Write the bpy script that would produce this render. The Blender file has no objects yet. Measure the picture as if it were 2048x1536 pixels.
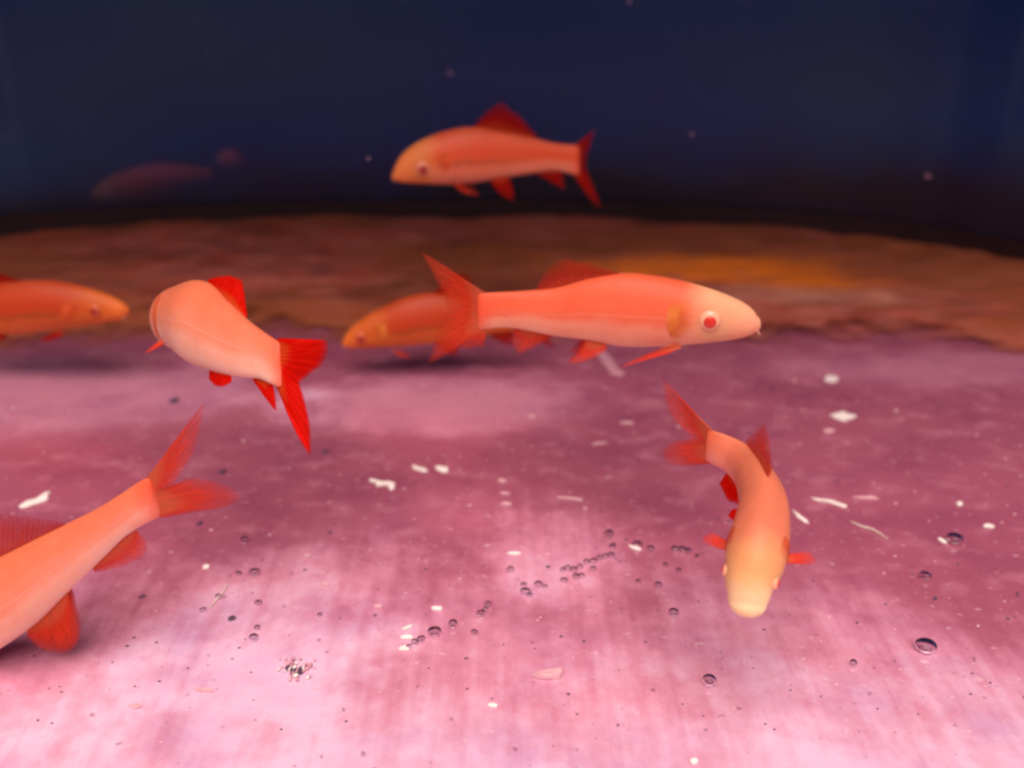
import bpy, bmesh, math, random
from mathutils import Vector, Matrix, noise

random.seed(7)
scene = bpy.context.scene
COL = scene.collection

# ------------------------------------------------------------------ camera
F = 1926.0                       # focal length in pixels of the 2048 px wide frame
PITCH = math.radians(24.3)
CAMZ = 0.20
cam_data = bpy.data.cameras.new('camera')
cam = bpy.data.objects.new('camera', cam_data)
COL.objects.link(cam)
cam.location = (0, 0, CAMZ)
cam.rotation_euler = (math.pi / 2 - PITCH, 0, 0)
cam_data.sensor_width = 36.0
cam_data.lens = 36.0 * F / 2048.0
cam_data.clip_start = 0.005
cam_data.clip_end = 200.0
cam_data.dof.use_dof = True
cam_data.dof.focus_distance = 0.285
cam_data.dof.aperture_fstop = 7.0
scene.camera = cam

# ------------------------------------------------------------------ light
SUN_EL = math.radians(62)
world = bpy.data.worlds.new('World')
scene.world = world
world.use_nodes = True
wn = world.node_tree
bg = wn.nodes['Background']
sky = wn.nodes.new('ShaderNodeTexSky')
sky.sky_type = 'NISHITA'
sky.sun_disc = False
sky.sun_elevation = SUN_EL
sky.sun_rotation = math.pi       # light falls in from the viewer's side (-Y)
wn.links.new(sky.outputs[0], bg.inputs[0])
bg.inputs[1].default_value = 0.05
sun_data = bpy.data.lights.new('sun', 'SUN')
sun_data.energy = 4.2
sun_data.angle = math.radians(52)
sun_data.color = (1.0, 0.86, 0.80)
sun = bpy.data.objects.new('sun', sun_data)
COL.objects.link(sun)
sun.rotation_euler = (math.pi / 2 - SUN_EL, 0, 0)

scene.view_settings.view_transform = 'Standard'
scene.view_settings.look = 'None'
scene.view_settings.exposure = 0.22
scene.view_settings.gamma = 1.0
scene.view_settings.use_curve_mapping = False
scene.render.engine = 'CYCLES'
scene.cycles.use_denoising = True
scene.cycles.filter_width = 2.6
scene.cycles.max_bounces = 8
scene.cycles.transparent_max_bounces = 16

# ------------------------------------------------------------------ helpers
FWD = Vector((0, math.cos(PITCH), -math.sin(PITCH)))
UPV = Vector((0, math.sin(PITCH), math.cos(PITCH)))
CAM = Vector((0, 0, CAMZ))


def ray(px, py):
    return FWD + Vector((1, 0, 0)) * ((px - 1024) / F) + UPV * ((768 - py) / F)


def at(px, py, depth):
    return CAM + ray(px, py) * depth


def at_z(px, py, z=0.0):
    d = ray(px, py)
    return CAM + d * ((z - CAMZ) / d.z)


def at_plane(px, py, p, n):
    d = ray(px, py)
    return CAM + d * ((p - CAM).dot(n) / d.dot(n))


def tag(o, label=None, cat=None, group=None, kind=None):
    if label: o['label'] = label
    if cat: o['category'] = cat
    if group: o['group'] = group
    if kind: o['kind'] = kind
    return o


def mesh_obj(name, verts, faces, mat, parent=None, uvs=None, smooth=True):
    me = bpy.data.meshes.new(name)
    me.from_pydata([tuple(v) for v in verts], [], faces)
    if uvs:
        lay = me.uv_layers.new(name='UVMap')
        for lp in me.loops:
            lay.data[lp.index].uv = uvs[lp.vertex_index]
    bm = bmesh.new(); bm.from_mesh(me)
    bmesh.ops.recalc_face_normals(bm, faces=bm.faces)
    bm.to_mesh(me); bm.free()
    if smooth:
        me.polygons.foreach_set('use_smooth', [True] * len(me.polygons))
    me.materials.append(mat)
    o = bpy.data.objects.new(name, me)
    COL.objects.link(o)
    if parent:
        o.parent = parent
        o.matrix_parent_inverse = Matrix.Translation(parent.location).inverted()
    return o


def empty(name, loc):
    o = bpy.data.objects.new(name, None)
    o.empty_display_size = 0.01
    o.location = loc
    COL.objects.link(o)
    return o


# ------------------------------------------------------------------ materials
def new_mat(name):
    m = bpy.data.materials.new(name)
    m.use_nodes = True
    nt = m.node_tree
    return m, nt, nt.nodes['Principled BSDF'], nt.nodes['Material Output']


def N(nt, kind, **kw):
    n = nt.nodes.new(kind)
    for k, v in kw.items():
        if k.startswith('i_'):
            key = k[2:]
            key = int(key) if key.isdigit() else key.replace('_', ' ')
            n.inputs[key].default_value = v
        else:
            setattr(n, k, v)
    return n


def ramp(nt, src, stops, interp='LINEAR'):
    r = nt.nodes.new('ShaderNodeValToRGB')
    r.color_ramp.interpolation = interp
    e = r.color_ramp.elements
    while len(e) < len(stops):
        e.new(0.5)
    for el, (p, c) in zip(e, stops):
        el.position = p
        el.color = c if len(c) == 4 else (*c, 1)
    nt.links.new(src, r.inputs[0])
    return r.outputs[0]


def mixc(nt, fac, a, b, mode='MIX'):
    m = nt.nodes.new('ShaderNodeMix')
    m.data_type = 'RGBA'; m.blend_type = mode
    for idx, v in ((0, fac), (6, a), (7, b)):
        if hasattr(v, 'node'):
            nt.links.new(v, m.inputs[idx])
        else:
            m.inputs[idx].default_value = v if idx == 0 else (*v, 1)
    return m.outputs[2]


def math_n(nt, op, a, b=None, clamp=False):
    m = nt.nodes.new('ShaderNodeMath'); m.operation = op; m.use_clamp = clamp
    for i, v in enumerate((a, b)):
        if v is None: continue
        if hasattr(v, 'node'): nt.links.new(v, m.inputs[i])
        else: m.inputs[i].default_value = v
    return m.outputs[0]


def noise_n(nt, vec, scale, detail=4, rough=0.55):
    n = nt.nodes.new('ShaderNodeTexNoise')
    n.inputs['Scale'].default_value = scale
    n.inputs['Detail'].default_value = detail
    n.inputs['Roughness'].default_value = rough
    nt.links.new(vec, n.inputs['Vector'])
    return n.outputs[0]


def mapping(nt, vec, scale=(1, 1, 1), loc=(0, 0, 0), rot=(0, 0, 0)):
    m = nt.nodes.new('ShaderNodeMapping')
    m.inputs['Scale'].default_value = scale
    m.inputs['Location'].default_value = loc
    m.inputs['Rotation'].default_value = rot
    nt.links.new(vec, m.inputs['Vector'])
    return m.outputs[0]


def floor_material():
    m, nt, b, out = new_mat('tank_floor_pink')
    co = N(nt, 'ShaderNodeTexCoord').outputs['Object']
    sep = N(nt, 'ShaderNodeSeparateXYZ'); nt.links.new(co, sep.inputs[0])
    big = noise_n(nt, mapping(nt, co, (9, 11, 1), loc=(3.3, 1.7, 0)), 1.0, 5, 0.6)
    mid = noise_n(nt, mapping(nt, co, (30, 36, 1), rot=(0, 0, 0.6)), 1.0, 5, 0.6)
    fine = noise_n(nt, mapping(nt, co, (200, 170, 1), rot=(0, 0, 0.9)), 1.0, 4, 0.6)
    streak = noise_n(nt, mapping(nt, co, (150, 9, 1), rot=(0, 0, 0.03)), 1.0, 4, 0.6)
    # algae and dust film; colour darkens towards the back, painting the light falloff
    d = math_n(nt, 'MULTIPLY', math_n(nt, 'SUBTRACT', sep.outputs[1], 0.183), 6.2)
    d = math_n(nt, 'ADD', d, math_n(nt, 'MULTIPLY', math_n(nt, 'SUBTRACT', big, 0.5), 0.42))
    d = math_n(nt, 'ADD', d, math_n(nt, 'MULTIPLY', math_n(nt, 'SUBTRACT', mid, 0.5), 0.7))
    d = math_n(nt, 'ADD', d, math_n(nt, 'MULTIPLY', math_n(nt, 'SUBTRACT', streak, 0.5), 0.55))
    d = math_n(nt, 'ADD', d, math_n(nt, 'MULTIPLY', math_n(nt, 'SUBTRACT', fine, 0.5), 0.36))
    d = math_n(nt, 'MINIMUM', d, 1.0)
    # fish reflections painted as pale patches, among thinner and thicker patches of film
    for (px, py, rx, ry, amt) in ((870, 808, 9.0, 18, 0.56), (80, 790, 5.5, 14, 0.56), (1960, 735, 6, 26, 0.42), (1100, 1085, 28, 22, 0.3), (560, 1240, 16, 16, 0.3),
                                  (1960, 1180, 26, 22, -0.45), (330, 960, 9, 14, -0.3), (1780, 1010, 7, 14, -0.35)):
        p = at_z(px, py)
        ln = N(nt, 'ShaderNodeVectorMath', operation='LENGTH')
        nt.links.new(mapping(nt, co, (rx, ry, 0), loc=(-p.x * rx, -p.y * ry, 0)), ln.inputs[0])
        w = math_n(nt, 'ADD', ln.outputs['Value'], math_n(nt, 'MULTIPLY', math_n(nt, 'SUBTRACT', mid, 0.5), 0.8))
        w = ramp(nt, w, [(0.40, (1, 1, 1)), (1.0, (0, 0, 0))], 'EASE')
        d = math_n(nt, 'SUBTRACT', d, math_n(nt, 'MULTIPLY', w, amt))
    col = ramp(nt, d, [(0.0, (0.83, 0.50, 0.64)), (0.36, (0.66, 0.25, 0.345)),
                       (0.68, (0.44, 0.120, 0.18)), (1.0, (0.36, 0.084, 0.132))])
    m1 = noise_n(nt, mapping(nt, co, (26, 34, 1), loc=(7, 2, 0), rot=(0, 0, 0.7)), 1.0, 5, 0.55)
    col = mixc(nt, ramp(nt, m1, [(0.44, (0, 0, 0)), (0.68, (0.50,) * 3)]), col, (0.62, 0.45, 0.66), 'MULTIPLY')
    m2 = noise_n(nt, mapping(nt, co, (60, 80, 1), loc=(1, 9, 0), rot=(0, 0, 0.4)), 1.0, 5, 0.58)
    col = mixc(nt, ramp(nt, m2, [(0.52, (0, 0, 0)), (0.72, (0.40,) * 3)]), col, (0.66, 0.25, 0.32))
    spots = noise_n(nt, mapping(nt, co, (340, 300, 1), rot=(0, 0, 0.5)), 1.0, 2, 0.5)
    sm = ramp(nt, spots, [(0.68, (0, 0, 0)), (0.75, (1, 1, 1))])
    col = mixc(nt, math_n(nt, 'MULTIPLY', sm, 0.55), col, (0.16, 0.05, 0.11))
    pale = noise_n(nt, mapping(nt, co, (260, 420, 1), loc=(3, 5, 0)), 1.0, 2, 0.5)
    pm = ramp(nt, pale, [(0.67, (0, 0, 0)), (0.74, (1, 1, 1))])
    col = mixc(nt, math_n(nt, 'MULTIPLY', pm, 0.45), col, (0.85, 0.55, 0.56))
    nt.links.new(col, b.inputs['Base Color'])
    b.inputs['Roughness'].default_value = 0.30
    nt.links.new(ramp(nt, mid, [(0.3, (0.14,) * 3), (0.7, (0.30,) * 3)]), b.inputs['Roughness'])
    b.inputs['IOR'].default_value = 1.95
    bump = N(nt, 'ShaderNodeBump', i_Strength=0.3, i_Distance=0.0012)
    h = math_n(nt, 'ADD', math_n(nt, 'MULTIPLY', mid, 0.6), math_n(nt, 'MULTIPLY', fine, 0.3))
    nt.links.new(h, bump.inputs['Height'])
    nt.links.new(bump.outputs[0], b.inputs['Normal'])
    return m


def sediment_material():
    m, nt, b, out = new_mat('brown_mulm')
    co = N(nt, 'ShaderNodeTexCoord').outputs['Object']
    a = noise_n(nt, mapping(nt, co, (9, 13, 8)), 1.0, 6, 0.62)
    c = noise_n(nt, mapping(nt, co, (42, 55, 40), loc=(2, 0, 0)), 1.0, 5, 0.62)
    col = ramp(nt, a, [(0.32, (0.17, 0.022, 0.007)), (0.46, (0.36, 0.056, 0.026)),
                       (0.58, (0.50, 0.088, 0.056)), (0.72, (0.31, 0.054, 0.008))])
    col = mixc(nt, ramp(nt, c, [(0.40, (0, 0, 0)), (0.62, (1, 1, 1))]), col, (0.44, 0.105, 0.070), 'MIX')
    dk = noise_n(nt, mapping(nt, co, (18, 34, 20), loc=(9, 4, 1)), 1.0, 5, 0.6)
    col = mixc(nt, math_n(nt, 'MULTIPLY', ramp(nt, dk, [(0.52, (0, 0, 0)), (0.66, (1, 1, 1))]), 0.6), col, (0.12, 0.020, 0.014))
    hue = noise_n(nt, mapping(nt, co, (5, 7, 5), loc=(4, 1, 0)), 1.0, 3, 0.5)
    col = mixc(nt, ramp(nt, hue, [(0.45, (0, 0, 0)), (0.6, (0.55,) * 3)]), col, (0.30, 0.072, 0.008))
    # orange algae growing on the right half of the bank
    for (px, py, rx, ry) in ((1420, 528, 8.0, 26), (1290, 538, 11, 34), (1530, 546, 10, 32), (1615, 572, 14, 38)):
        p = at_z(px, py, 0.006)
        v = mapping(nt, co, (rx, ry, 0), loc=(-p.x * rx, -p.y * ry, 0))
        ln = N(nt, 'ShaderNodeVectorMath', operation='LENGTH'); nt.links.new(v, ln.inputs[0])
        w = math_n(nt, 'ADD', ln.outputs['Value'], math_n(nt, 'MULTIPLY', math_n(nt, 'SUBTRACT', c, 0.5), 0.8))
        w = math_n(nt, 'ADD', w, math_n(nt, 'MULTIPLY', math_n(nt, 'SUBTRACT', a, 0.5), 1.0))
        col = mixc(nt, ramp(nt, w, [(0.1, (0.62,) * 3), (0.95, (0, 0, 0))], 'EASE'), col, (0.98, 0.20, 0.003))
    for (px, py, rx, ry) in ((1560, 588, 8, 60), (1640, 604, 12, 70), (1560, 704, 5, 75), (1250, 690, 6, 80)):
        p = at_z(px, py, 0.004)
        v = mapping(nt, co, (rx, ry, 0), loc=(-p.x * rx, -p.y * ry, 0))
        ln = N(nt, 'ShaderNodeVectorMath', operation='LENGTH'); nt.links.new(v, ln.inputs[0])
        w = math_n(nt, 'ADD', ln.outputs['Value'], math_n(nt, 'MULTIPLY', math_n(nt, 'SUBTRACT', c, 0.5), 2.2))
        col = mixc(nt, ramp(nt, w, [(0.2, (0.6,) * 3), (0.9, (0, 0, 0))]), col, (0.62, 0.24, 0.16))
    nt.links.new(col, b.inputs['Base Color'])
    b.inputs['Roughness'].default_value = 0.7
    # the mulm thins out to scattered dust along its front margin
    su = N(nt, 'ShaderNodeSeparateXYZ'); nt.links.new(N(nt, 'ShaderNodeTexCoord').outputs['UV'], su.inputs[0])
    ed = math_n(nt, 'ADD', su.outputs[1], math_n(nt, 'MULTIPLY', math_n(nt, 'SUBTRACT', c, 0.5), 0.30))
    ed = math_n(nt, 'ADD', ed, math_n(nt, 'MULTIPLY', math_n(nt, 'SUBTRACT', a, 0.5), 0.25))
    nt.links.new(ramp(nt, ed, [(0.02, (0, 0, 0)), (0.16, (1, 1, 1))], 'EASE'), b.inputs['Alpha'])
    bump = N(nt, 'ShaderNodeBump', i_Strength=0.6, i_Distance=0.004)
    nt.links.new(c, bump.inputs['Height'])
    nt.links.new(bump.outputs[0], b.inputs['Normal'])
    return m


def pane_material():
    m, nt, b, out = new_mat('blue_back_pane')
    co = N(nt, 'ShaderNodeTexCoord').outputs['Object']
    a = noise_n(nt, mapping(nt, co, (3.0, 3.0, 5.0)), 1.0, 3, 0.5)
    col = ramp(nt, a, [(0.3, (0.006, 0.034, 0.27)), (0.5, (0.005, 0.050, 0.23)), (0.7, (0.020, 0.072, 0.19))])
    sc = noise_n(nt, mapping(nt, co, (70, 70, 25), rot=(0, 0.5, 0)), 1.0, 3, 0.6)
    col = mixc(nt, math_n(nt, 'MULTIPLY', ramp(nt, sc, [(0.66, (0, 0, 0)), (0.8, (1, 1, 1))]), 0.25), col, (0.25, 0.2, 0.2))
    # dark reflection painted on the foot of the pane, higher towards the right
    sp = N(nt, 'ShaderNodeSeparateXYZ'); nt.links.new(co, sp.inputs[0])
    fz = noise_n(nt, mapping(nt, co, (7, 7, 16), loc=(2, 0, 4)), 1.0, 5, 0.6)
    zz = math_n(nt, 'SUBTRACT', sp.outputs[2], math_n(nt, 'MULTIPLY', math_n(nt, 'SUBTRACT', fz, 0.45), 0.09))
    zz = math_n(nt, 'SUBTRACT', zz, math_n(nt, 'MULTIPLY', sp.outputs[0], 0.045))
    film = ramp(nt, math_n(nt, 'MULTIPLY', zz, 5.0), [(0.08, (1, 1, 1)), (0.42, (0, 0, 0))], 'EASE')  # mask of the painted reflection, strongest near the floor
    col = mixc(nt, math_n(nt, 'MULTIPLY', film, 0.92), col, (0.022, 0.007, 0.006))  # film is only the mask; this paints in the dark reflection
    nt.links.new(col, b.inputs['Base Color'])
    b.inputs['Roughness'].default_value = 0.32
    b.inputs['IOR'].default_value = 1.45
    tr = N(nt, 'ShaderNodeBsdfTransparent')
    mx = N(nt, 'ShaderNodeMixShader'); mx.inputs[0].default_value = 0.29
    nt.links.new(b.outputs[0], mx.inputs[1]); nt.links.new(tr.outputs[0], mx.inputs[2])
    nt.links.new(mx.outputs[0], out.inputs['Surface'])
    return m


def plain(name, col, rough=0.6, var=0.0, scale=60, ior=1.45):
    m, nt, b, out = new_mat(name)
    co = N(nt, 'ShaderNodeTexCoord').outputs['Object']
    n = noise_n(nt, co, scale, 4, 0.6)
    lo = tuple(c * (1 - var) for c in col); hi = tuple(min(1, c * (1 + var)) for c in col)
    nt.links.new(ramp(nt, n, [(0.3, lo), (0.7, hi)]), b.inputs['Base Color'])
    b.inputs['Roughness'].default_value = rough
    b.inputs['IOR'].default_value = ior
    return m


def skin_material(name, dorsal, flank, belly, head, snout, streak=0.0, snout_end=0.14):
    """UV: u runs nose to tail, v runs belly to back."""
    dorsal, flank, head = [tuple(x * k for x, k in zip(c, (0.84, 0.90, 0.92))) for c in (dorsal, flank, head)]
    belly = tuple(x * k for x, k in zip(belly, (0.90, 0.92, 0.92)))
    m, nt, b, out = new_mat(name)
    tc = N(nt, 'ShaderNodeTexCoord')
    sep = N(nt, 'ShaderNodeSeparateXYZ'); nt.links.new(tc.outputs['UV'], sep.inputs[0])
    u, v = sep.outputs[0], sep.outputs[1]
    nz = noise_n(nt, mapping(nt, tc.outputs['Object'], (90, 90, 90)), 1.0, 3, 0.55)
    vv = math_n(nt, 'ADD', v, math_n(nt, 'MULTIPLY', math_n(nt, 'SUBTRACT', nz, 0.5), 0.26))
    col = ramp(nt, vv, [(0.06, belly), (0.30, tuple(0.45 * x + 0.55 * y for x, y in zip(flank, belly))),
                        (0.52, flank), (0.80, dorsal), (0.97, tuple(0.85 * x for x in dorsal))], 'EASE')
    if streak:      # darker band along the flank
        band = ramp(nt, vv, [(0.30, (0, 0, 0)), (0.42, (1, 1, 1)), (0.50, (0, 0, 0))], 'EASE')
        along = ramp(nt, u, [(0.22, (0, 0, 0)), (0.36, (1, 1, 1)), (0.55, (0.8,) * 3), (0.8, (0, 0, 0))], 'EASE')
        col = mixc(nt, math_n(nt, 'MULTIPLY', math_n(nt, 'MULTIPLY', band, along), streak), col, (0.34, 0.06, 0.01))
    mot = noise_n(nt, mapping(nt, tc.outputs['Object'], (240, 240, 160)), 1.0, 4, 0.6)
    col = mixc(nt, ramp(nt, mot, [(0.42, (0, 0, 0)), (0.70, (0.30,) * 3)]), col, (1.0, 0.72, 0.60), 'MULTIPLY')
    line = ramp(nt, v, [(0.50, (0, 0, 0)), (0.515, (1, 1, 1)), (0.53, (0, 0, 0))])
    col = mixc(nt, math_n(nt, 'MULTIPLY', line, 0.28), col, belly)
    un = math_n(nt, 'ADD', u, math_n(nt, 'MULTIPLY', math_n(nt, 'SUBTRACT', nz, 0.5), 0.10))
    hm = ramp(nt, un, [(0.15, (1, 1, 1)), (0.30, (0, 0, 0))], 'EASE')
    col = mixc(nt, math_n(nt, 'MULTIPLY', hm, 0.85), col, head)
    sm = ramp(nt, un, [(0.02 + (snout_end - 0.14) * 0.5, (1, 1, 1)), (snout_end, (0, 0, 0))], 'EASE')
    col = mixc(nt, math_n(nt, 'MULTIPLY', sm, 0.9), col, snout)
    tm = ramp(nt, un, [(0.93, (0, 0, 0)), (1.0, (1, 1, 1))], 'EASE')
    col = mixc(nt, math_n(nt, 'MULTIPLY', tm, 0.75), col, (0.78, 0.085, 0.03))
    nt.links.new(col, b.inputs['Base Color'])
    b.inputs['Roughness'].default_value = 0.5
    b.inputs['Specular IOR Level'].default_value = 0.25
    b.inputs['Subsurface Weight'].default_value = 0.55
    b.inputs['Subsurface Radius'].default_value = (1.0, 0.35, 0.18)
    b.inputs['Subsurface Scale'].default_value = 0.006
    # small scales on the flanks
    vor = N(nt, 'ShaderNodeTexVoronoi'); vor.inputs['Scale'].default_value = 1.0
    vor.inputs['Randomness'].default_value = 0.35
    nt.links.new(mapping(nt, tc.outputs['UV'], (62, 20, 1)), vor.inputs['Vector'])
    bump = N(nt, 'ShaderNodeBump', i_Strength=0.14, i_Distance=0.0004)
    nt.links.new(vor.outputs['Distance'], bump.inputs['Height'])
    nt.links.new(bump.outputs[0], b.inputs['Normal'])
    return m


def fin_material(name, col, root, alpha_root=0.95, alpha_edge=0.6, rays=26):
    """UV: u across the rays, v from fin root to edge."""
    m, nt, b, out = new_mat(name)
    tc = N(nt, 'ShaderNodeTexCoord')
    sep = N(nt, 'ShaderNodeSeparateXYZ'); nt.links.new(tc.outputs['UV'], sep.inputs[0])
    u, v = sep.outputs[0], sep.outputs[1]
    nz = noise_n(nt, mapping(nt, tc.outputs['UV'], (rays * 0.8, 2.2, 1)), 1.0, 3, 0.6)
    sn = math_n(nt, 'SINE', math_n(nt, 'MULTIPLY', u, rays * 2 * math.pi))
    rayf = math_n(nt, 'MULTIPLY', math_n(nt, 'ADD', math_n(nt, 'MULTIPLY', sn, 0.5), 0.5), 1.0)
    c = ramp(nt, v, [(0.0, root), (0.16, tuple(0.75 * x + 0.25 * y for x, y in zip(root, col))), (0.45, col), (1.0, tuple(x * 0.9 for x in col))], 'EASE')
    dark = tuple(x * 0.62 for x in col)
    c = mixc(nt, math_n(nt, 'MULTIPLY', rayf, 0.55), c, dark)
    c = mixc(nt, math_n(nt, 'MULTIPLY', ramp(nt, nz, [(0.45, (0, 0, 0)), (0.7, (1, 1, 1))]), 0.4), c, tuple(min(1, x * 1.25 + 0.02) for x in col))
    al = ramp(nt, v, [(0.0, (alpha_root,) * 3), (0.45, (0.5 * (alpha_root + alpha_edge) + 0.05,) * 3), (0.86, (alpha_edge,) * 3), (1.0, (alpha_edge * 0.35,) * 3)], 'EASE')
    al = math_n(nt, 'ADD', al, math_n(nt, 'MULTIPLY', math_n(nt, 'SUBTRACT', nz, 0.5), 0.5), clamp=True)
    al = math_n(nt, 'ADD', al, math_n(nt, 'MULTIPLY', rayf, 0.10), clamp=True)
    df = N(nt, 'ShaderNodeBsdfDiffuse'); tl = N(nt, 'ShaderNodeBsdfTranslucent')
    nt.links.new(c, df.inputs[0]); nt.links.new(c, tl.inputs[0])
    m1 = N(nt, 'ShaderNodeMixShader'); m1.inputs[0].default_value = 0.5
    nt.links.new(df.outputs[0], m1.inputs[1]); nt.links.new(tl.outputs[0], m1.inputs[2])
    tr = N(nt, 'ShaderNodeBsdfTransparent')
    m2 = N(nt, 'ShaderNodeMixShader')
    nt.links.new(al, m2.inputs[0])
    nt.links.new(tr.outputs[0], m2.inputs[1]); nt.links.new(m1.outputs[0], m2.inputs[2])
    nt.links.new(m2.outputs[0], out.inputs['Surface'])
    nt.nodes.remove(b)
    return m


def gill_material(name, c0, c1):
    """UV spans the plate; its thin margin fades into the skin"""
    m, nt, b, out = new_mat(name)
    tc = N(nt, 'ShaderNodeTexCoord')
    sep = N(nt, 'ShaderNodeSeparateXYZ'); nt.links.new(tc.outputs['UV'], sep.inputs[0])
    nz = noise_n(nt, mapping(nt, tc.outputs['UV'], (2.5, 2.5, 2.5)), 1.0, 4, 0.6)
    nt.links.new(ramp(nt, nz, [(0.35, c0), (0.62, c1)]), b.inputs['Base Color'])
    b.inputs['Roughness'].default_value = 0.55
    b.inputs['Specular IOR Level'].default_value = 0.25
    vv = math_n(nt, 'POWER', math_n(nt, 'ABSOLUTE', math_n(nt, 'SUBTRACT', math_n(nt, 'MULTIPLY', sep.outputs[1], 2.0), 1.0)), 2.5)
    fr = math_n(nt, 'MULTIPLY', sep.outputs[0], 1.3, clamp=True)
    bk = math_n(nt, 'MULTIPLY', math_n(nt, 'SUBTRACT', 1.0, sep.outputs[0]), 9.0, clamp=True)
    e = math_n(nt, 'MULTIPLY', math_n(nt, 'MULTIPLY', fr, bk), math_n(nt, 'SUBTRACT', 1.0, vv))
    e = math_n(nt, 'ADD', e, math_n(nt, 'MULTIPLY', math_n(nt, 'SUBTRACT', nz, 0.55), 0.9))
    nt.links.new(ramp(nt, e, [(0.05, (0, 0, 0)), (0.85, (0.70,) * 3)], 'EASE'), b.inputs['Alpha'])
    return m


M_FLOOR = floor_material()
M_SED = sediment_material()
M_PANE = pane_material()
M_SEAM = plain('black_silicone', (0.022, 0.004, 0.005), 0.5, 0.4, 80)
M_SHADE_LID = plain('shade_lid_grey', (0.16, 0.10, 0.11), 0.6, 0.2, 10)
M_BOARD = plain('dark_backing_board', (0.006, 0.010, 0.03), 0.8, 0.3, 8)
M_FLAKE = plain('cream_flake', (0.92, 0.78, 0.70), 0.35, 0.08, 900)
M_FLAKE_PALE = plain('pale_pink_flake', (0.72, 0.38, 0.40), 0.4, 0.1, 900)
M_FILM = plain('pinkish_film', (0.55, 0.24, 0.30), 0.5, 0.1, 300)
M_DARK = plain('dark_grit', (0.085, 0.035, 0.075), 0.6, 0.5, 900)
M_FIBRE = plain('pale_fibre', (0.80, 0.62, 0.50), 0.5, 0.2, 900)
M_EYE = plain('pale_eye', (0.82, 0.36, 0.21), 0.25, 0.05, 900)
M_PUPIL_DARK = plain('dark_red_pupil', (0.36, 0.012, 0.008), 0.2, 0.1, 900)
M_EYE_ORANGE = plain('orange_eye', (0.60, 0.11, 0.03), 0.3, 0.1, 900)
M_EYE_PINK = plain('pink_eye', (0.74, 0.24, 0.13), 0.3, 0.1, 900)
M_PUPIL = plain('red_pupil', (0.62, 0.030, 0.016), 0.2, 0.1, 900)
M_GILL = gill_material('orange_gill', (0.62, 0.12, 0.012), (0.80, 0.24, 0.045))
M_GILL_RED = gill_material('red_gill', (0.70, 0.06, 0.012), (0.80, 0.14, 0.03))
M_LIP = plain('pale_lip', (0.80, 0.34, 0.20), 0.5, 0.1, 500)
SALMON = skin_material('salmon_skin', (0.88, 0.19, 0.085), (0.88, 0.25, 0.14), (0.92, 0.50, 0.37), (0.90, 0.36, 0.17), (0.92, 0.44, 0.27))
CORAL = skin_material('coral_skin', (0.86, 0.125, 0.045), (0.88, 0.15, 0.062), (0.92, 0.44, 0.28), (0.88, 0.40, 0.20), (0.85, 0.34, 0.20))
ORANGE = skin_material('orange_skin', (0.84, 0.115, 0.04), (0.84, 0.095, 0.024), (0.88, 0.30, 0.17), (0.88, 0.25, 0.06), (0.82, 0.22, 0.06), 0.5)
DEEP = skin_material('deep_orange_skin', (0.62, 0.070, 0.016), (0.60, 0.050, 0.008), (0.72, 0.16, 0.03), (0.72, 0.135, 0.018), (0.75, 0.16, 0.025), 0.75)
FLAME = skin_material('flame_skin', (0.88, 0.22, 0.11), (0.90, 0.24, 0.13), (0.90, 0.32, 0.24), (0.92, 0.42, 0.15), (0.94, 0.66, 0.36), 0.0, 0.185)
FIN_RED = fin_material('bright_red_fin', (0.90, 0.010, 0.003), (0.92, 0.17, 0.03), 1.0, 0.9, 18)
FIN_DEEP = fin_material('dark_red_fin', (0.50, 0.010, 0.006), (0.70, 0.08, 0.02), 0.92, 0.42, 22)
FIN_SOFT = fin_material('soft_orange_red_fin', (0.86, 0.075, 0.028), (0.90, 0.26, 0.12), 0.88, 0.28, 26)
FIN_THIN = fin_material('thin_red_fin', (0.66, 0.04, 0.02), (0.75, 0.09, 0.035), 0.62, 0.22, 24)


# ------------------------------------------------------------------ the tank
def interp(pts, x):
    if x <= pts[0][0]: i = 0
    elif x >= pts[-1][0]: i = len(pts) - 2
    else: i = max(k for k in range(len(pts) - 1) if pts[k][0] <= x)
    (x0, y0), (x1, y1) = pts[i], pts[i + 1]
    t = (x - x0) / (x1 - x0)
    return y0 + (y1 - y0) * t


# curve of the back pane on the floor
base_px = [(0, 490), (250, 470), (500, 459), (800, 453), (1100, 453), (1350, 462), (1600, 480), (1800, 503), (2048, 548)]
WALL = [(p.x, p.y) for p in (at_z(*q) for q in base_px)]
lx, rx = -0.62, 0.62
sl = (WALL[1][1] - WALL[0][1]) / (WALL[1][0] - WALL[0][0]) * 1.25
sr = (WALL[-1][1] - WALL[-2][1]) / (WALL[-1][0] - WALL[-2][0]) * 1.15
WALL = [(lx, WALL[0][1] + sl * (lx - WALL[0][0]))] + WALL + [(rx, WALL[-1][1] + sr * (rx - WALL[-1][0]))]


def catmull(pts, n):
    out = []
    P = [Vector(p) for p in pts]
    for i in range(len(P) - 1):
        p0 = P[i - 1] if i > 0 else P[i] * 2 - P[i + 1]
        p1, p2 = P[i], P[i + 1]
        p3 = P[i + 2] if i + 2 < len(P) else P[i + 1] * 2 - P[i]
        for k in range(n):
            t = k / n
            out.append(0.5 * ((2 * p1) + (p2 - p0) * t + (2 * p0 - 5 * p1 + 4 * p2 - p3) * t * t + (3 * p1 - p0 - 3 * p2 + p3) * t ** 3))
    out.append(P[-1])
    return out


WC = [(v.x, v.y) for v in catmull([(x, y, 0) for x, y in WALL], 8)]


def wall_y(x):
    return interp(WC, x)


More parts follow.
